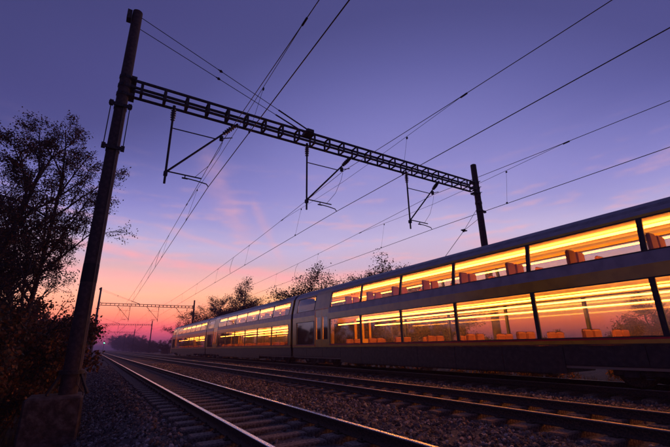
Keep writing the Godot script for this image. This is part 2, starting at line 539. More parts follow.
func build_ground() -> void:
	bump.seed = 3
	bump.frequency = 1.0
	bump.fractal_octaves = 3
	var xs := []
	var x := -4500.0
	while x < 4500.0:
		xs.append(x)
		x += clampf(absf(x - 4.0) * 0.16, 0.7, 500.0)
	xs.append(4500.0)
	var zs := []
	var z := -4500.0
	while z < 1500.0:
		zs.append(z)
		z += clampf(absf(z + 12.0) * 0.16, 0.7, 500.0)
	struct("ground", sheet(xs, zs, ground_height), M.soil)
	xs = []
	x = -2.6
	while x <= 16.4:
		xs.append(x); x += 0.16
	zs = []
	z = -900.0
	while z < 17.0:
		zs.append(z)
		z += clampf(-(z + 22.0) * 0.08, 0.2, 30.0)
	zs.append(17.0)
	struct("ballast_bed", sheet(xs, zs, bed_top), M.ballast)
	# loose stones: too many to count
	var rng := RandomNumberGenerator.new()
	rng.seed = 77
	var cols := [Color(.32, .25, .205), Color(.19, .155, .135), Color(.48, .40, .335), Color(.27, .17, .115), Color(.10, .086, .078), Color(.38, .26, .17), Color(.24, .19, .155), Color(.60, .53, .46)]
	for kind in 4:
		var st := Shape.new()
		var pts := []
		var lat := [[-1.0, 1], [-0.45, 5], [0.4, 5], [1.0, 1]]
		for l in lat:
			for q in l[1]:
				var a: float = TAU * (q + (0.5 if l[0] > 0 else 0.0)) / 5.0 + rng.randf() * 0.5
				var rr: float = sqrt(maxf(0.0, 1.0 - l[0] * l[0])) * rng.randf_range(0.7, 1.15)
				pts.append(Vector3(cos(a) * rr, l[0] * rng.randf_range(0.55, 0.85), sin(a) * rr * 0.8))
		for q in 5:
			var r := (q + 1) % 5
			st.quad(pts[0], pts[1 + q], pts[1 + r], pts[1 + r])
			st.quad(pts[1 + q], pts[6 + q], pts[6 + r], pts[1 + r])
			st.quad(pts[6 + q], pts[11], pts[11], pts[6 + r])
		var places := []
		var tints := PackedColorArray()
		for k in 34000:
			var zz := 3.0 - pow(rng.randf(), 1.7) * 42.0
			var xx := rng.randf_range(-1.6, 15.2)
			if k % 3 == 0: xx = rng.randf_range(-1.4, 6.4)
			var size := (0.019 + 0.036 * pow(rng.randf(), 1.6)) * (1.0 + maxf(0.0, -zz - 10.0) * 0.02)
			var y := bed_top(xx, zz) + size * 0.15
			var on_track := false
			for t in TRACKS:
				if absf(xx - t) < 1.27:
					on_track = true
					if absf(absf(xx - t) - 0.752) < 0.12: y -= 0.06
			if on_track:
				var ph := fposmod(8.0 - zz + 0.305, 0.61) - 0.305
				y -= 0.035
				if absf(ph) < 0.17: continue
			var b := Basis.from_euler(Vector3(rng.randf() * TAU, rng.randf() * TAU, rng.randf() * TAU)).scaled(Vector3.ONE * size)
			places.append(Transform3D(b, Vector3(xx, y, zz)))
			var c: Color = cols[rng.randi() % cols.size()]
			var f := rng.randf_range(0.5, 1.0)
			tints.append(Color(c.r * f, c.g * f, c.b * f))
		var o := scatter(self, numbered("ballast_stones"), st.mesh(), M.stone, places, tints)
		tag(o, "loose grey brown ballast stones spread around the railway tracks", "gravel", "ballast stones")

func build_grass() -> void:
	var rng := RandomNumberGenerator.new()
	rng.seed = 515
	var tuft := Shape.new()
	tuft.tinted = true
	for k in 16:
		var a := rng.randf() * TAU
		var lean := Vector3(cos(a), 0, sin(a))
		var side := Vector3(-lean.z, 0, lean.x) * 0.006
		var h := rng.randf_range(0.5, 1.0)
		var p := lean * rng.randf() * 0.08
		var q := p + Vector3.UP * h * 0.6 + lean * h * 0.12
		var e := p + Vector3.UP * h * 0.95 + lean * h * rng.randf_range(0.25, 0.6)
		tuft.tint = Color.WHITE * rng.randf_range(0.7, 1.2)
		tuft.quad(p - side, p + side, q + side * 0.8, q - side * 0.8)
		tuft.quad(q - side * 0.8, q + side * 0.8, e, e)
	var m := tuft.mesh()
	var cols := [Color(.11, .085, .035), Color(.075, .07, .025), Color(.15, .115, .055), Color(.05, .055, .02)]
	for area in 2:
		var places := []
		var tints := PackedColorArray()
		for k in 5200:
			var xx: float
			var zz := -2.0 - pow(rng.randf(), 1.5) * 80.0
			if area == 0:
				xx = -0.9 - pow(rng.randf(), 1.4) * 7.0
			else:
				xx = 14.3 + pow(rng.randf(), 1.6) * 9.0
				zz += 14.0
			var y := maxf(bed_top(xx, zz), ground_height(xx, zz)) - 0.02
			var s := rng.randf_range(0.22, 0.6)
			places.append(Transform3D(Basis(Vector3.UP, rng.randf() * TAU).scaled(Vector3(s, s * rng.randf_range(0.7, 1.2), s)), Vector3(xx, y, zz)))
			tints.append(cols[rng.randi() % cols.size()])
		var o := scatter(self, numbered("dry_grass"), m, M.grass, places, tints)
		tag(o, "dry brown grass under the trees left of the tracks" if area == 0 else "ochre dry grass along the verge behind the train", "grass")

# ------------------------------------------------------------------ catenary
const PORTALS := [-10.7, -73.4, -134.0, -195.0, -256.0, -317.0]
const MAST_L := -0.33
const MAST_R := 14.62
const BEAM_Y := 8.18
const CONTACT := 5.62
const MESSENGER := 7.25

func build_mast(o: Node3D, x: float, top: float, left: bool, foot: float) -> void:
	var s := Shape.new()
	var r0 := 0.178
	var r1 := 0.135
	var pts := []
	var rad := []
	for k in 9:
		var t := k / 8.0
		pts.append(Vector3(x, lerpf(foot, top, t), 0)); rad.append(lerpf(r0, r1, t))
	pts.append(Vector3(x, top + 0.03, 0)); rad.append(r1 * 0.6)
	s.tube(pts, rad, 20)
	var mast := part(o, "mast", s.mesh(), M.mast)
	var rad_at := func(y): return lerpf(r0, r1, (y - foot) / (top - foot))
	var d := 1.0 if left else -1.0
	for y in [BEAM_Y + 0.27, BEAM_Y - 0.02, BEAM_Y - 0.30]:
		var c := Shape.new()
		var rr: float = rad_at.call(y) + 0.018
		c.tube([Vector3(x, y - 0.045, 0), Vector3(x, y + 0.045, 0)], [rr, rr], 18)
		c.box(Vector3(x + d * (rr + 0.05), y, 0), Vector3(0.14, 0.08, 0.34))
		c.rod(Vector3(x - d * 0.02, y, -rr - 0.09), Vector3(x - d * 0.02, y, rr + 0.09), 0.018)
		part(mast, "collar", c.mesh(), M.steel)
	if left:
		for y in [7.45, 6.15]:
			var c := Shape.new()
			var rr: float = rad_at.call(y) + 0.015
			c.tube([Vector3(x, y - 0.05, 0), Vector3(x, y + 0.05, 0)], [rr, rr], 18)
			c.box(Vector3(x, y, rr + 0.03), Vector3(0.56 if y > 7 else 0.46, 0.09, 0.05))
			for q in [-1, 1]: c.box(Vector3(x + q * 0.22, y, rr + 0.03), Vector3(0.09, 0.14, 0.09))
			part(mast, "clamp", c.mesh(), M.steel)
		var rods := Shape.new()
		for q in [-1, 1]: rods.rod(Vector3(x + q * 0.225, 6.15, 0.20), Vector3(x + q * 0.225, 7.45, 0.20), 0.014)
		part(mast, "clamp_rods", rods.mesh(), M.steel)
		var bx := Shape.new()
		bx.box(Vector3(x - 0.20, top - 0.25, 0.02), Vector3(0.12, 0.32, 0.22))
		part(mast, "top_plate", bx.mesh(), M.steel)
		var ec := Shape.new()
		ec.tube([Vector3(x + 0.07, 7.4, r1 + 0.03), Vector3(x + 0.09, 5.0, 0.155), Vector3(x + 0.10, 2.4, 0.165), Vector3(x + 0.13, 0.4, 0.17), Vector3(x + 0.28, 0.22, 0.3), Vector3(x + 0.31, -0.3, 0.42), Vector3(x + 0.33, -0.95, 0.5)], [0.012, 0.012, 0.012, 0.012, 0.012, 0.012, 0.012], 5)
		part(mast, "earth_cable", ec.mesh(), M.wire)
		var bd := Shape.new()
		bd.tube([Vector3(x, 2.62, 0), Vector3(x, 3.06, 0)], [rad_at.call(2.62) + 0.003, rad_at.call(3.06) + 0.003], 20, false)
		part(mast, "painted_band", bd.mesh(), M.band)
	else:
		for y in [7.4, 7.0, 4.4, 3.5]:
			var c := Shape.new()
			var rr: float = rad_at.call(y) + 0.015
			c.tube([Vector3(x, y - 0.05, 0), Vector3(x, y + 0.05, 0)], [rr, rr], 18)
			c.box(Vector3(x - rr * 0.7, y, 0.06), Vector3(0.16, 0.12, 0.16))
			if y == 7.0: c.box(Vector3(x + 0.24, y, 0.04), Vector3(0.24, 0.1, 0.1))
			part(mast, "clamp", c.mesh(), M.steel)
		var cb := Shape.new()
		cb.tube([Vector3(x - 0.2, 4.4, 0.1), Vector3(x - 0.3, 4.0, 0.1), Vector3(x - 0.2, 3.5, 0.1)], [0.014, 0.014, 0.014], 5)
		cb.box(Vector3(x - 0.16, 3.62, 0.14), Vector3(0.2, 0.36, 0.2))
		part(mast, "switch_box", cb.mesh(), M.steel)
	var f := Shape.new()
	if left:
		f.bevel_box(Vector3(x - 0.2, -0.44, 0.1), Vector3(1.0, 1.26, 1.0), 0.04)
	else:
		f.bevel_box(Vector3(x, foot - 0.55, 0), Vector3(0.9, 1.1, 0.9), 0.04)
	part(o, "foundation", f.mesh(), M.concrete)

func build_bracket(o: Node3D, x0: float, dir: float) -> void:
	# x0: the drop tube; dir: side on which the diagonal climbs back to the beam
	var b := Node3D.new()
	b.name = "bracket"
	o.add_child(b, true)
	b.position = Vector3(x0, 0, 0)
	var s := Shape.new()
	s.rod(Vector3(0, 7.52, 0), Vector3(0, 5.48, 0), 0.032, 8)
	s.rod(Vector3(0, 8.0, 0), Vector3(0, 7.9, 0), 0.045, 8)
	s.box(Vector3(0, 5.78, 0), Vector3(0.1, 0.12, 0.1))
	part(b, "drop_tube", s.mesh(), M.steel)
	s = Shape.new()
	s.insulator(Vector3(0, 7.93, 0), Vector3(0, 7.48, 0), 0.085, 6)
	part(b, "insulator", s.mesh(), M.porcelain)
	var a := Vector3(dir * 0.03, 5.86, 0)
	var e := Vector3(dir * 1.93, 7.98, 0)
	s = Shape.new()
	s.rod(a, a.lerp(e, 0.78), 0.030, 8)
	s.rod(a.lerp(e, 0.95), e, 0.04, 8)
	part(b, "diagonal_tube", s.mesh(), M.steel)
	s = Shape.new()
	s.insulator(a.lerp(e, 0.77), a.lerp(e, 0.96), 0.085, 6)
	part(b, "insulator", s.mesh(), M.porcelain)
	s = Shape.new()
	s.rod(Vector3(0, 7.25, 0), a.lerp(e, 0.66), 0.017)
	part(b, "brace", s.mesh(), M.steel)
	s = Shape.new()
	s.rod(Vector3(0, 5.86, 0), Vector3(dir * 0.98, 5.84, 0), 0.020)
	s.rod(Vector3(dir * 0.52, 5.86, 0), Vector3(dir * 0.52, 5.74, 0), 0.016)
	s.rod(Vector3(dir * 0.44, 5.75, 0), Vector3(dir * 0.60, 5.75, 0), 0.024)
	part(b, "registration_arm", s.mesh(), M.steel)
	s = Shape.new()
	s.tube([Vector3(dir * 0.56, 5.76, 0), Vector3(dir * 0.85, 5.74, 0.0), Vector3(dir * 1.13, 5.70, 0), Vector3(dir * 1.19, CONTACT + 0.01, 0)], [0.017, 0.017, 0.017, 0.014], 6)
	part(b, "steady_arm", s.mesh(), M.steel)
	s = Shape.new()
	var mx := dir * 1.5
	s.box(Vector3(mx - dir * 0.05, 7.32, 0), Vector3(0.10, 0.16, 0.07))
	s.tube([Vector3(mx, 7.2, 0), Vector3(mx - dir * 0.08, 6.9, 0), Vector3(mx - dir * 0.35, 6.3, 0.02), Vector3(dir * 0.80, 5.86, 0)], [0.007, 0.007, 0.007, 0.007], 4)
	s.rod(Vector3(mx + dir * 0.28, 7.42, 0.04), Vector3(mx - dir * 0.06, 7.3, 0.04), 0.016)
	part(b, "wire_clamp", s.mesh(), M.steel)

func build_portal(k: int, label: String) -> void:
	var near := k == 0
	var o := thing("catenary_portal", label, "railway gantry", Vector3(0, 0, PORTALS[k]), "gantries carrying the overhead wires")
	build_mast(o, MAST_L, 10.85, true, 0.16)
	build_mast(o, MAST_R, 9.40, false, -0.35)
	var beam := Node3D.new()
	beam.name = "beam"
	o.add_child(beam, true)
	var xa := MAST_L + 0.24
	var xb := MAST_R - 0.22
	var ch := Shape.new()
	ch.box(Vector3.ZERO, Vector3(xb - xa, 0.062, 0.062))
	var chm := ch.mesh()
	for y in [-0.17, 0.17]:
		for z in [-0.17, 0.17]:
			part(beam, "chord", chm, M.steel, Vector3((xa + xb) * 0.5, BEAM_Y + y, z))
	var bt := Shape.new()
	for z in [-0.185, 0.185]: bt.box(Vector3(0, 0, z), Vector3(0.075, 0.28, 0.02))
	for y in [-0.19, 0.19]: bt.box(Vector3(0, y, 0), Vector3(0.075, 0.02, 0.28))
	var btm := bt.mesh()
	var x := xa + 0.2
	while x < xb:
		part(beam, "batten", btm, M.steel, Vector3(x, BEAM_Y, 0))
		x += 0.62
	# tie rods from the tall mast to the beam
	for z in [-0.1, 0.14]:
		var t := Shape.new()
		var a := Vector3(MAST_L + 0.12, 10.46 + float(z) * 0.9, float(z))
		var e := Vector3(5.55, BEAM_Y + 0.25, float(z))
		t.rod(a, e, 0.011, 5)
		t.rod(a.lerp(e, 0.78), e, 0.026, 6)
		t.insulator(a.lerp(e, 0.41), a.lerp(e, 0.435), 0.05, 1)
		part(o, "tie_rod", t.mesh(), M.steel)
	var an := Shape.new()
	an.box(Vector3(5.5, BEAM_Y + 0.23, 0.02), Vector3(0.26, 0.12, 0.46))
	part(o, "tie_anchor", an.mesh(), M.steel)
	for t in TRACKS:
		if k % 2 == 0: build_bracket(o, t - 1.56 - (0.14 if t > 11 else 0.1), 1.0)
		else: build_bracket(o, t + 1.62, -1.0)
	if near:
		# raking strut with its own block beside the tall mast
		var s := Shape.new()
		s.tube([Vector3(MAST_L + 0.02, 0.4, -2.3), Vector3(MAST_L, 3.0, -0.55), Vector3(MAST_L, 3.4, -0.30)], [0.12, 0.11, 0.10], 14)
		part(o, "strut", s.mesh(), M.mast)
		s = Shape.new()
		s.bevel_box(Vector3(MAST_L + 0.03, -0.25, -2.4), Vector3(0.5, 1.6, 0.8), 0.04)
		part(o, "strut_block", s.mesh(), M.concrete)
		s = Shape.new()
		for q in [-1, 1]: s.bar(Vector3(MAST_L + q * 0.36, 0.2, 0.25), Vector3(MAST_L + q * 0.17, 0.62, 0.05), 0.05, 0.05)
		s.tube([Vector3(MAST_L, 0.60, 0), Vector3(MAST_L, 0.68, 0)], [0.245, 0.245], 16)
		part(o, "foot_bracket", s.mesh(), M.steel)

func stagger(t: int, k: int) -> float:
	var x0: float = TRACKS[t] - 1.56 - (0.14 if t == 2 else 0.1)
	return x0 + 1.19 if k % 2 == 0 else TRACKS[t] + 1.62 - 1.19

func mess_x(t: int, k: int) -> float:
	var x0: float = TRACKS[t] - 1.56 - (0.14 if t == 2 else 0.1)
	return x0 + 1.5 if k % 2 == 0 else TRACKS[t] + 1.62 - 1.5

func build_wires() -> void:
	var names := ["pair of overhead wires above the nearest track", "pair of overhead wires above the middle track", "pair of overhead wires above the yellow train"]
	var zs := [52.0]
	zs.append_array(PORTALS)
	for t in 3:
		var o := thing("overhead_line", names[t], "overhead wire", Vector3.ZERO, "overhead electric wires")
		var cw := Shape.new()
		var mw := Shape.new()
		var st := Shape.new()
		var jm := Shape.new()
		for k in zs.size() - 1:
			var za: float = zs[k]
			var zb: float = zs[k + 1]
			var ca := stagger(t, k + 1)
			var cb := stagger(t, k)
			var ma := mess_x(t, k + 1)
			var mb := mess_x(t, k)
			var thick := 1.0
			cw.rod(Vector3(ca, CONTACT, za), Vector3(cb, CONTACT, zb), 0.0105 * thick, 5)
			var at := func(u: float) -> Vector3: return Vector3(lerpf(ma, mb, u), MESSENGER - 0.75 * 4.0 * u * (1.0 - u), lerpf(za, zb, u))
			var pts := []
			var rad := []
			for q in 25:
				pts.append(at.call(q / 24.0)); rad.append(0.0095 * thick)
			mw.tube(pts, rad, 5)
			var span := absf(zb - za)
			var du := 5.6 / span
			# stitch wires at both supports
			for e in 2:
				var u0 := 0.0 if e == 0 else 1.0
				var u1 := du if e == 0 else 1.0 - du
				var sup: Vector3 = at.call(u0) - Vector3.UP * 0.42
				st.tube([at.call(u1), (at.call(u1) as Vector3).lerp(sup, 0.6) - Vector3.UP * 0.02, sup], [0.007, 0.007, 0.007], 4)
				var cl: Vector3 = at.call(u1)
				st.rod(cl - Vector3(0, 0.01, 0.1), cl + Vector3(0, -0.01, 0.1), 0.024, 6)
			if k < 4:
				for q in 9:
					var u := (q + 0.5) / 9.0
					var m: Vector3 = at.call(u)
					if u < du or u > 1.0 - du: m.y -= 0.2
					var c := Vector3(lerpf(ca, cb, u), CONTACT, lerpf(za, zb, u))
					var dr := Shape.new()
					dr.rod(m, c, 0.0045, 4)
					dr.box(c + Vector3.UP * 0.02, Vector3(0.03, 0.06, 0.05))
					dr.box(m - Vector3.UP * 0.02, Vector3(0.03, 0.06, 0.05))
					part(o, "dropper", dr.mesh(), M.wire)
			var uj := 0.215 if k == 1 else 0.3
			var mj: Vector3 = at.call(uj)
			var cj := Vector3(lerpf(ca, cb, uj), CONTACT, lerpf(za, zb, uj))
			jm.tube([mj, mj.lerp(cj, 0.25) + Vector3(0, 0, -0.28), mj.lerp(cj, 0.7) + Vector3(0, 0, -0.32), cj + Vector3(0, 0, 0.05)], [0.009, 0.009, 0.009, 0.009], 5)
		part(o, "contact_wire", cw.mesh(), M.wire)
		part(o, "messenger_wire", mw.mesh(), M.wire)
		part(o, "stitch_wire", st.mesh(), M.wire)
		part(o, "jumper_loop", jm.mesh(), M.wire)

func build_guy() -> void:
	var o := thing("guy_wire", "guy wire slanting down from the shorter right mast", "guy wire")
	var a := Vector3(MAST_R - 0.05, 6.98, -10.8)
	var b := Vector3(14.6, -0.9, -21.3)
	var m := a.lerp(b, 0.085)
	var s := Shape.new()
	s.rod(m, b, 0.013, 5)
	s.rod(a + Vector3(0, 0.15, 0), m, 0.010, 5)
	s.rod(a - Vector3(0, 0.35, 0), m, 0.010, 5)
	part(o, "cable", s.mesh(), M.wire)
	s = Shape.new()
	var d := (b - a).normalized()
	s.insulator(m - d * 0.09, m + d * 0.09, 0.08, 2)
	s.box(m, Vector3(0.34, 0.05, 0.1))
	part(o, "insulator", s.mesh(), M.porcelain)
	s = Shape.new()
	s.insulator(a.lerp(b, 0.3) - d * 0.06, a.lerp(b, 0.3) + d * 0.06, 0.05, 1)
	part(o, "turnbuckle", s.mesh(), M.steel)
	s = Shape.new()
	s.bevel_box(b, Vector3(0.6, 0.5, 0.6), 0.04)
	part(o, "anchor_block", s.mesh(), M.concrete)

# ------------------------------------------------------------------ train
func side_off(y: float) -> float:
	var pts := [[0.0, 1.36], [1.0, 1.36], [1.02, 1.40], [2.75, 1.40], [3.4, 1.345], [3.92, 1.20], [4.05, 1.12]]
	for k in pts.size() - 1:
		if y <= pts[k + 1][0]:
			return lerpf(pts[k][1], pts[k + 1][1], clampf((y - pts[k][0]) / (pts[k + 1][0] - pts[k][0]), 0, 1))
	return 1.12

func slab(s: Shape, side: float, z0: float, z1: float, y0: float, y1: float, proud := 0.0, thick := 0.07) -> void:
	var a := side_off(y0) + proud
	var b := side_off(y1) + proud
	var i0 := a - thick
	var i1 := b - thick
	var p := []
	if side > 0:
		p = [Vector3(i0, y0, z1), Vector3(a, y0, z1), Vector3(a, y0, z0), Vector3(i0, y0, z0), Vector3(i1, y1, z1), Vector3(b, y1, z1), Vector3(b, y1, z0), Vector3(i1, y1, z0)]
	else:
		p = [Vector3(-a, y0, z1), Vector3(-i0, y0, z1), Vector3(-i0, y0, z0), Vector3(-a, y0, z0), Vector3(-b, y1, z1), Vector3(-i1, y1, z1), Vector3(-i1, y1, z0), Vector3(-b, y1, z0)]
	s.hull8(p)

const CAR := 21.9
func build_carriage(at_z: float, label: String) -> Node3D:
	var L := CAR
	var H := L * 0.5
	var o := thing("train_carriage", label, "train carriage", Vector3(TRACKS[2], 0, at_z), "double deck train carriages")
	var d0 := -H + 2.9
	var d1 := -H + 4.4
	var levels := [[1.15, 2.44], [3.02, 3.86]]
	for side in [-1.0, 1.0]:
		var bands := [[1.02, 1.11, "lower_panel", M.yellow], [2.44, 2.74, "middle_panel", M.yellow], [2.74, 3.02, "waist_panel", M.grey_paint], [3.93, 4.05, "cant_panel", M.grey_paint]]
		for bd in bands:
			for r in [[-H, d0], [d1, H]]:
				var s := Shape.new()
				slab(s, side, r[0], r[1], bd[0], bd[1])
				part(o, bd[2], s.mesh(), bd[3])
		var s2 := Shape.new()
		slab(s2, side, -H, H, 3.86, 3.93, 0.004)
		part(o, "yellow_stripe", s2.mesh(), M.yellow)
		s2 = Shape.new()
		for r in [[-H, d0], [d1, H]]: slab(s2, side, r[0] + 0.01, r[1] - 0.01, 1.11, 1.15, 0.004)
		part(o, "red_stripe", s2.mesh(), M.red_paint)
		s2 = Shape.new()
		slab(s2, side, -H, H, 0.50, 0.98, -0.025, 0.025)
		part(o, "skirt_backing", s2.mesh(), M.dark_paint)
		var zp := -H
		while zp < H - 0.1:
			var ze := minf(zp + 1.825, H)
			var mid_run := zp > -H + 4.6 and ze < H - 4.6
			s2 = Shape.new()
			slab(s2, side, zp + 0.008, ze - 0.008, 0.30 if mid_run else 0.52, 0.99, 0.0, 0.024)
			var sk := part(o, "skirt_panel", s2.mesh(), M.dark_paint)
			s2 = Shape.new()
			for q in [0.25, 0.75]: s2.box(Vector3(side * 1.362, 0.93, lerpf(zp, ze, q)), Vector3(0.012, 0.05, 0.09))
			part(sk, "latch", s2.mesh(), M.steel)
			zp = ze
		s2 = Shape.new()
		s2.box(Vector3(side * 1.335, 1.008, 0), Vector3(0.12, 0.032, L - 0.04))
		part(o, "sill", s2.mesh(), M.dark_paint)
		for wr in [[-H + 0.5, d0 - 0.1, 1], [d1 + 0.1, H - 0.35, 6]]:
			for lv in levels:
				var n: int = wr[2]
				var pitch: float = (wr[1] - wr[0]) / n
				for k in n:
					var z0: float = wr[0] + k * pitch + 0.03
					var z1: float = wr[0] + (k + 1) * pitch - 0.03
					var fr := Shape.new()
					var ym: float = (lv[0] + lv[1]) * 0.5
					slab(fr, side, z0, z1, lv[0] + 0.03, ym, -0.02, 0.008)
					slab(fr, side, z0, z1, ym, lv[1] - 0.03, -0.02, 0.008)
					var pane := part(o, "window", fr.mesh(), M.glass)
					var gk := Shape.new()
					slab(gk, side, z0, z0 + 0.03, lv[0] + 0.03, lv[1] - 0.03, 0.003, 0.05)
					slab(gk, side, z1 - 0.03, z1, lv[0] + 0.03, lv[1] - 0.03, 0.003, 0.05)
					slab(gk, side, z0, z1, lv[0], lv[0] + 0.03, 0.003, 0.05)
					slab(gk, side, z0, z1, lv[1] - 0.03, lv[1], 0.003, 0.05)
					part(pane, "frame", gk.mesh(), M.gasket)
				for k in range(0, n + 1):
					var pl := Shape.new()
					var zc: float = wr[0] + k * pitch
					slab(pl, side, zc - 0.03, zc + 0.03, lv[0], lv[1], 0.0, 0.07)
					part(o, "window_pillar", pl.mesh(), M.dark_paint)
		for lv in levels:
			for wz in [[-H, -H + 0.47], [d0 - 0.07, d0], [d1, d1 + 0.07], [H - 0.32, H]]:
				var w := Shape.new()
				slab(w, side, wz[0], wz[1], lv[0], lv[1])
				part(o, "wall_panel", w.mesh(), M.yellow)
		var mid := (d0 + d1) * 0.5
		for leafz in [[d0 + 0.02, mid - 0.008], [mid + 0.008, d1 - 0.02]]:
			var d := Shape.new()
			slab(d, side, leafz[0], leafz[1], 1.02, 1.42, -0.015, 0.05)
			slab(d, side, leafz[0], leafz[1], 2.6, 3.0, -0.015, 0.05)
			slab(d, side, leafz[0], leafz[0] + 0.1, 1.42, 2.6, -0.015, 0.05)
			slab(d, side, leafz[1] - 0.1, leafz[1], 1.42, 2.6, -0.015, 0.05)
			var door := part(o, "door", d.mesh(), M.yellow)
			var dg := Shape.new()
			slab(dg, side, leafz[0] + 0.1, leafz[1] - 0.1, 1.42, 2.6, -0.03, 0.008)
			part(door, "door_window", dg.mesh(), M.glass)
		var over := Shape.new()
		slab(over, side, d0, d1, 3.02, 3.86)
		slab(over, side, d0, d1, 3.93, 4.05)
		part(o, "door_header", over.mesh(), M.yellow)
	# roof shell
	var arc := [[1.12, 4.05], [1.02, 4.15], [0.82, 4.27], [0.55, 4.36], [0.25, 4.415], [0.0, 4.43]]
	var prof := PackedVector2Array()
	for k in arc.size(): prof.append(Vector2(arc[k][0], arc[k][1]))
	for k in range(arc.size() - 2, -1, -1): prof.append(Vector2(-arc[k][0], arc[k][1]))
	prof.append(Vector2(-1.04, 4.055)); prof.append(Vector2(1.04, 4.055))
	var rf := Shape.new()
	rf.extrude(prof, -H, H)
	part(o, "roof", rf.mesh(), M.roof_paint)
	# decks, ceiling, bulkheads
	var deck := L - 5.2
	var dz := 2.3
	var fl := Shape.new()
	fl.box(Vector3(0, 0.50, 0), Vector3(2.64, 0.12, L - 0.2))
	part(o, "lower_floor", fl.mesh(), M.cabin_floor)
	fl = Shape.new()
	fl.box(Vector3(0, 2.62, dz), Vector3(2.62, 0.03, deck))
	part(o, "upper_floor", fl.mesh(), M.cabin_floor)
	fl = Shape.new()
	fl.box(Vector3(0, 2.52, dz), Vector3(2.62, 0.15, deck))
	part(o, "lower_ceiling", fl.mesh(), M.cabin)
	fl = Shape.new()
	fl.box(Vector3(0, 4.02, 0), Vector3(2.06, 0.05, L - 0.2))
	part(o, "upper_ceiling", fl.mesh(), M.cabin)
	for e in [-1.0, 1.0]:
		var bh := Shape.new()
		var ep := PackedVector2Array([Vector2(-1.33, 0.56), Vector2(1.33, 0.56), Vector2(1.33, 2.7), Vector2(1.27, 3.4), Vector2(1.06, 4.03), Vector2(-1.06, 4.03), Vector2(-1.27, 3.4), Vector2(-1.33, 2.7)])
		bh.extrude(ep, e * (H - 0.06) - 0.04, e * (H - 0.06) + 0.04)
		part(o, "end_wall", bh.mesh(), M.dark_paint)
	# ceiling and luggage rack light strips, each with a real light of its size under it
	for lamp in [[0.0, 2.37, deck * 0.5 - 0.2, dz, 0.16], [0.0, 3.90, H - 0.5, 0.0, 0.18], [1.18, 2.10, deck * 0.5 - 0.2, dz, 0.07], [-1.18, 2.10, deck * 0.5 - 0.2, dz, 0.07], [1.08, 3.74, H - 0.5, 0.0, 0.05]]:
		var ls := Shape.new()
		ls.box(Vector3(lamp[0], lamp[1], lamp[3]), Vector3(lamp[4], 0.035, lamp[2] * 2.0))
		part(o, "light_strip", ls.mesh(), M.strip)
		var al := AreaLight3D.new()
		al.name = "strip_light"
		al.area_size = Vector2(lamp[4], lamp[2] * 2.0)
		al.area_normalize_energy = false
		al.light_color = LAMP_COLOUR
		al.light_energy = STRIP
		al.shadow_enabled = true
		o.add_child(al, true)
		al.position = Vector3(lamp[0], lamp[1] - 0.024, lamp[3])
		al.rotation_degrees = Vector3(-90, 0, 0)
	# seats
	var sm := Shape.new()
	sm.bevel_box(Vector3(0, 0.36, 0), Vector3(0.90, 0.12, 0.46), 0.04)
	sm.bevel_box(Vector3(-0.23, 0.60, 0.24), Vector3(0.42, 0.46, 0.10), 0.04)
	sm.bevel_box(Vector3(0.23, 0.60, 0.24), Vector3(0.42, 0.46, 0.10), 0.04)
	sm.box(Vector3(0, 0.19, 0), Vector3(0.12, 0.36, 0.3))
	var seat_mesh := sm.mesh()
	for lv in [0.56, 2.64]:
		for side in [-1.0, 1.0]:
			var z := -H + 5.6
			while z < H - 0.8:
				part(o, "seat", seat_mesh, M.seat, Vector3(side * 0.80, lv, z))
				z += 1.85
	# bogies
	for e in [-1.0, 1.0]:
		var bc: float = e * (H - 2.9)
		var bs := Shape.new()
		for side in [-1.0, 1.0]:
			bs.bevel_box(Vector3(side * 1.02, 0.36, bc), Vector3(0.12, 0.15, 3.3), 0.03)
			for q in [-1.25, 1.25]: bs.bevel_box(Vector3(side * 1.06, 0.36, bc + q), Vector3(0.22, 0.24, 0.32), 0.04)
			for q in [-0.9, -0.45, 0.45, 0.9]:
				for c2 in 4: bs.tube([Vector3(side * 1.1, 0.24 + c2 * 0.055, bc + q), Vector3(side * 1.1, 0.27 + c2 * 0.055, bc + q)], [0.085, 0.085], 10)
			bs.rod(Vector3(side * 1.16, 0.2, bc - 0.3), Vector3(side * 1.16, 0.44, bc + 0.3), 0.04, 8)
			bs.tube([Vector3(side * 1.02, 0.2, bc), Vector3(side * 1.02, 0.43, bc)], [0.2, 0.2], 12)
		bs.box(Vector3(0, 0.34, bc), Vector3(2.0, 0.16, 0.5))
		var bg := part(o, "bogie", bs.mesh(), M.dark_paint)
		for q in [-1.25, 1.25]:
			for side in [-1.0, 1.0]:
				var wl := Shape.new()
				var c := Vector3(side * 0.752, 0.422, bc + q)
				wl.tube([c + Vector3(-0.07, 0, 0), c + Vector3(-0.068, 0, 0), c + Vector3(0.068, 0, 0), c + Vector3(0.07, 0, 0)], [0.38, 0.42, 0.42, 0.38], 24)
				wl.tube([c + Vector3(-0.1, 0, 0), c + Vector3(0.1, 0, 0)], [0.12, 0.12], 12)
				part(bg, "wheel", wl.mesh(), M.rust)
	var uf := Shape.new()
	uf.box(Vector3(0, 0.34, 0), Vector3(2.3, 0.18, L - 12.0))
	uf.box(Vector3(0, 0.42, H - 0.1), Vector3(0.5, 0.25, 0.7))
	uf.bevel_box(Vector3(0, 2.3, H + 0.12), Vector3(1.5, 2.3, 0.34), 0.05)
	part(o, "underframe", uf.mesh(), M.dark_paint)
	return o

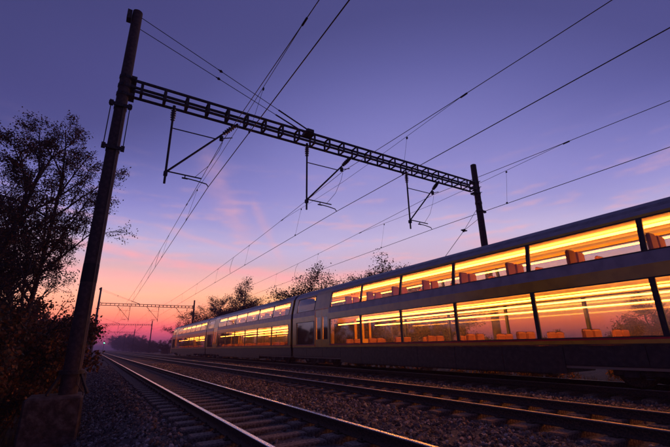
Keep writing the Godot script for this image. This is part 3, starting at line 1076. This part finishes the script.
func build_cab(o: Node3D, zc: float) -> void:
	# sloping driving end on the far carriage
	var s := Shape.new()
	var ring_a := []
	var ring_b := []
	for p in [[-1.39, 0.4], [1.39, 0.4], [1.39, 2.6], [1.12, 3.95], [0.6, 4.33], [-0.6, 4.33], [-1.12, 3.95], [-1.39, 2.6]]:
		ring_a.append(Vector3(p[0], p[1], zc))
		ring_b.append(Vector3(p[0] * 0.86, 0.4 + (p[1] - 0.4) * 0.86, zc - 2.0 + maxf(0.0, p[1] - 1.8) * 0.65))
	for k in 8:
		var r := (k + 1) % 8
		s.quad(ring_b[k], ring_b[r], ring_a[r], ring_a[k])
	for k in range(1, 7): s.quad(ring_b[0], ring_b[k + 1], ring_b[k], ring_b[k])
	part(o, "cab", s.mesh(), M.yellow)

# ------------------------------------------------------------------ scene
func _ready() -> void:
	# camera
	var cam := Camera3D.new()
	cam.name = "camera"
	add_child(cam)
	var yaw := 0.5522
	var pit := 0.3125
	var roll := -0.018
	var fwd := Vector3(sin(yaw) * cos(pit), sin(pit), -cos(yaw) * cos(pit))
	var right := Vector3(cos(yaw), 0, sin(yaw))
	var up := right.cross(fwd)
	var r2 := right * cos(roll) + up * sin(roll)
	var u2 := -right * sin(roll) + up * cos(roll)
	cam.transform = Transform3D(Basis(r2, u2, -fwd), Vector3(0, 1.0967, 0))
	cam.fov = rad_to_deg(2.0 * atan(223.5 / 377.16))
	cam.near = 0.1
	cam.far = 9000.0
	cam.current = true
	# sky and exposure
	var env := Environment.new()
	env.background_mode = Environment.BG_SKY
	var pan := PanoramaSkyMaterial.new()
	pan.panorama = ImageTexture.create_from_image(sky_image())
	var sky := Sky.new()
	sky.sky_material = pan
	env.sky = sky
	env.tonemap_mode = Environment.TONE_MAPPER_LINEAR
	env.tonemap_exposure = 1.0
	env.sdfgi_enabled = true
	env.ssao_enabled = true
	env.ssil_enabled = true
	env.fog_enabled = true
	env.fog_density = 0.0016
	env.fog_light_color = Color(0.86, 0.74, 0.86)
	var we := WorldEnvironment.new()
	we.name = "world_environment"
	we.environment = env
	add_child(we)
	# the last of the sun, at the horizon beyond the train
	var sun := DirectionalLight3D.new()
	sun.name = "setting_sun"
	sun.light_color = Color(1.0, 0.62, 0.42)
	sun.light_energy = 0.06
	sun.light_angular_distance = 12.0
	sun.shadow_enabled = true
	add_child(sun)
	var az := deg_to_rad(SUN_AZ)
	sun.look_at_from_position(Vector3.ZERO, -Vector3(sin(az), 0.05, -cos(az)))

	make_materials()
	build_ground()
	build_tracks()
	var labels := ["nearest overhead gantry, spanning the whole picture with its tall mast by the trees", "second overhead gantry, just left of the train's far end", "third overhead gantry, seen small beneath the second one", "fourth overhead gantry, hazy beneath the third one", "fifth overhead gantry, faint in the far haze", "sixth and farthest overhead gantry in the haze"]
	for k in PORTALS.size(): build_portal(k, labels[k])
	build_wires()
	build_guy()
	var ends := [-66.6, -44.4, -22.2, 0.0]
	var car_labels := ["yellow train carriage farthest down the track", "second carriage from the far end of the yellow train", "yellow double deck carriage filling the right of the picture", "last yellow carriage, beyond the right edge of the picture"]
	for k in 4:
		var car := build_carriage(ends[k] + CAR * 0.5, car_labels[k])
		if k == 0: build_cab(car, -CAR * 0.5)
	build_plants()
	build_signal()
	build_grass()

func build_signal() -> void:
	var o := thing("railway_signal", "distant railway signal post glowing green between the tracks", "signal", Vector3(4.83, -0.25, -260))
	var s := Shape.new()
	s.rod(Vector3(0, 0, 0), Vector3(0, 5.6, 0), 0.09, 8)
	part(o, "post", s.mesh(), M.steel)
	s = Shape.new()
	s.bevel_box(Vector3(0, 4.9, 0.2), Vector3(0.6, 1.5, 0.2), 0.08)
	part(o, "signal_head", s.mesh(), M.gasket)
	s = Shape.new()
	s.tube([Vector3(0, 4.9, 0.31), Vector3(0, 4.9, 0.36)], [0.17, 0.15], 14)
	part(o, "green_lamp", s.mesh(), M.green_lamp)
	var l := OmniLight3D.new()
	l.name = "green_light"
	l.light_color = Color(0.35, 1.0, 0.62)
	l.light_energy = 1.5
	l.omni_range = 60.0
	l.omni_attenuation = 2.0
	l.light_size = 0.12
	l.shadow_enabled = true
	o.add_child(l)
	l.position = Vector3(0, 4.9, 0.5)

const ORD := ["first", "second", "third", "fourth", "fifth", "sixth", "seventh", "eighth", "ninth", "tenth", "eleventh", "twelfth", "thirteenth", "fourteenth", "fifteenth", "sixteenth", "seventeenth", "eighteenth", "nineteenth", "twentieth"]
func build_plants() -> void:
	var birch := {"levels": 4, "kids": [17, 8, 6, 4], "droop": 0.34, "rise": 0.05, "wander": 0.10, "bare": 0.2, "angle": 0.72, "shrink": 0.44, "twig": 0.006, "leaves": 6, "spread": 0.06, "leaf": 0.046, "height": 7.0, "radius": 0.085, "stems": 1, "lean": 0.0, "foot": 0.0, "colours": [Color(.16, .080, .040), Color(.11, .065, .036), Color(.22, .105, .04), Color(.085, .065, .03)]}
	tree_meshes("birch_a", 901, birch)
	tree_meshes("birch_b", 917, birch)
	tree_meshes("birch_c", 925, birch)
	var shrub := {"levels": 3, "kids": [7, 6, 4], "droop": 0.10, "rise": 0.06, "wander": 0.14, "bare": 0.12, "angle": 0.75, "shrink": 0.46, "twig": 0.006, "leaves": 16, "spread": 0.09, "leaf": 0.085, "height": 3.0, "radius": 0.05, "stems": 7, "lean": 0.55, "foot": 0.3, "colours": [Color(.30, .115, .022), Color(.16, .080, .022), Color(.08, .058, .02), Color(.24, .10, .022), Color(.07, .07, .026)]}
	tree_meshes("shrub_a", 931, shrub)
	tree_meshes("shrub_b", 947, shrub)
	var field := {"levels": 3, "kids": [14, 8, 5], "droop": 0.03, "rise": 0.05, "wander": 0.12, "bare": 0.10, "angle": 0.85, "shrink": 0.40, "twig": 0.009, "leaves": 10, "spread": 0.17, "leaf": 0.085, "height": 6.6, "radius": 0.085, "stems": 8, "lean": 0.55, "foot": 0.6, "colours": [Color(.19, .072, .026), Color(.11, .052, .025), Color(.27, .11, .03), Color(.075, .046, .024)]}
	tree_meshes("field_a", 953, field)
	tree_meshes("field_b", 967, field)
	var g := "birches beside the tall mast"
	plant("birch_a", "birch_tree", "tall thinly leaved birch at the left edge of the picture", "tree", Vector3(-3.3, -0.75, -13.6), 0.4, Vector3(1.1, 1.02, 1.1), g)
	plant("birch_b", "birch_tree", "birch whose drooping twigs reach past the tall mast", "tree", Vector3(-2.0, -0.8, -14.8), 2.9, Vector3(1.1, 1.05, 1.1), g)
	plant("birch_c", "birch_tree", "slender birch directly behind the tall mast", "tree", Vector3(-2.3, -0.85, -18.2), 4.6, Vector3(1.0, 1.06, 1.0), g)
	plant("birch_c", "birch_tree", "birch rising behind the gap between the two nearest birches", "tree", Vector3(-3.4, -0.7, -18.0), 5.1, Vector3(1.1, 1.06, 1.1), g)
	plant("birch_a", "birch_tree", "birch filling the left edge behind the nearest birch", "tree", Vector3(-5.0, -0.7, -17.0), 4.1, Vector3(1.1, 1.02, 1.1), g)
	var hedge := [[-2.9, -10.8, 1.0], [-1.9, -12.8, 0.95], [-4.4, -13.5, 1.25], [-2.2, -15.8, 1.2], [-1.7, -18.5, 1.1], [-3.6, -18.0, 1.5], [-1.9, -22.0, 1.25], [-2.2, -27.0, 1.45], [-2.1, -33.0, 1.5], [-2.4, -41.0, 1.6], [-2.2, -51.0, 1.6], [-2.4, -63.0, 1.7], [-2.2, -80.0, 1.8], [-2.4, -100.0, 1.9], [-2.6, -125.0, 2.0], [-2.8, -160.0, 2.2]]
	for k in hedge.size():
		var h: Array = hedge[k]
		var lb := "brown leaved shrub, %s from us along the left hedge" % ORD[k]
		if k == 0: lb = "nearest brown leaved shrub, left of the mast foundation"
		if k == hedge.size() - 1: lb = "farthest shrub of the left hedge"
		plant("shrub_a" if k % 2 == 0 else "shrub_b", "lineside_shrub", lb, "shrub", Vector3(h[0] - (0.0 if k < 2 else minf(1.4, 0.3 * (k - 1))), -0.85, h[1]), k * 1.7, Vector3(minf(h[2], 1.25), h[2], h[2]), "shrubs of the left hedge")
	var rows := [
		[18.5, -20.0, 0.95, "lowest right tree of the clump behind the middle carriage"], [18.0, -24.0, 1.18, "middle tree of the clump behind the middle carriage"], [18.4, -29.6, 1.25, "left tree of the clump behind the middle carriage"],
		[18.5, -41.0, 1.12, "right tree of the clump behind the far carriage"], [18.0, -49.0, 1.45, "tallest bushy tree behind the far carriage"], [18.8, -57.5, 1.38, "second bushy tree left of the tallest behind the far carriage"], [18.2, -67.0, 1.28, "third bushy tree left of the tallest behind the far carriage"], [18.5, -80.0, 1.18, "small leftmost tree just above the far end of the train"],
		[17.5, -118.0, 0.66, "low bush alone left of the train's far end"]]
	for k in rows.size():
		var h: Array = rows[k]
		plant("field_a" if k % 2 == 0 else "field_b", "field_tree", h[3], "tree", Vector3(h[0], -0.95, h[1]), k * 2.1, Vector3(1.2, 0.97, 1.2) * h[2], "bushy trees beyond the train")
	var copse := [[19, -165, 0.7], [20, -190, 0.85], [20, -222, 1.0], [22, -258, 1.3], [21, -300, 1.5], [23, -345, 1.9], [21, -395, 2.1], [24, -440, 2.2]]
	for k in copse.size():
		var h: Array = copse[k]
		var lb2 := "hazy tree of the distant copse, %s from its near end" % ORD[k]
		plant("field_b" if k % 2 == 0 else "field_a", "copse_tree", lb2, "tree", Vector3(h[0], -1.0, h[1]), k * 1.3, Vector3(1.25, 1.0, 1.25) * h[2], "trees of the distant copse")
	var bare := [[16.4, -12.6, 0.9, "thin twiggy bush at the foot of the right mast"], [17.2, -10.4, 0.8, "thin twiggy bush just right of the right mast"], [19.0, -7.6, 0.85, "twiggy bush behind the nearest carriage"]]
	for k in bare.size():
		var h: Array = bare[k]
		plant("shrub_b", "verge_bush", h[3], "shrub", Vector3(h[0], -0.95, h[1]), k * 2.3, Vector3.ONE * h[2], "bushes on the verge beyond the train")
	plant("field_a", "field_tree", "dark round tree behind the train at the right edge", "tree", Vector3(25.5, -0.95, -8.0), 1.0, Vector3(0.9, 0.62, 0.9), "bushy trees beyond the train")
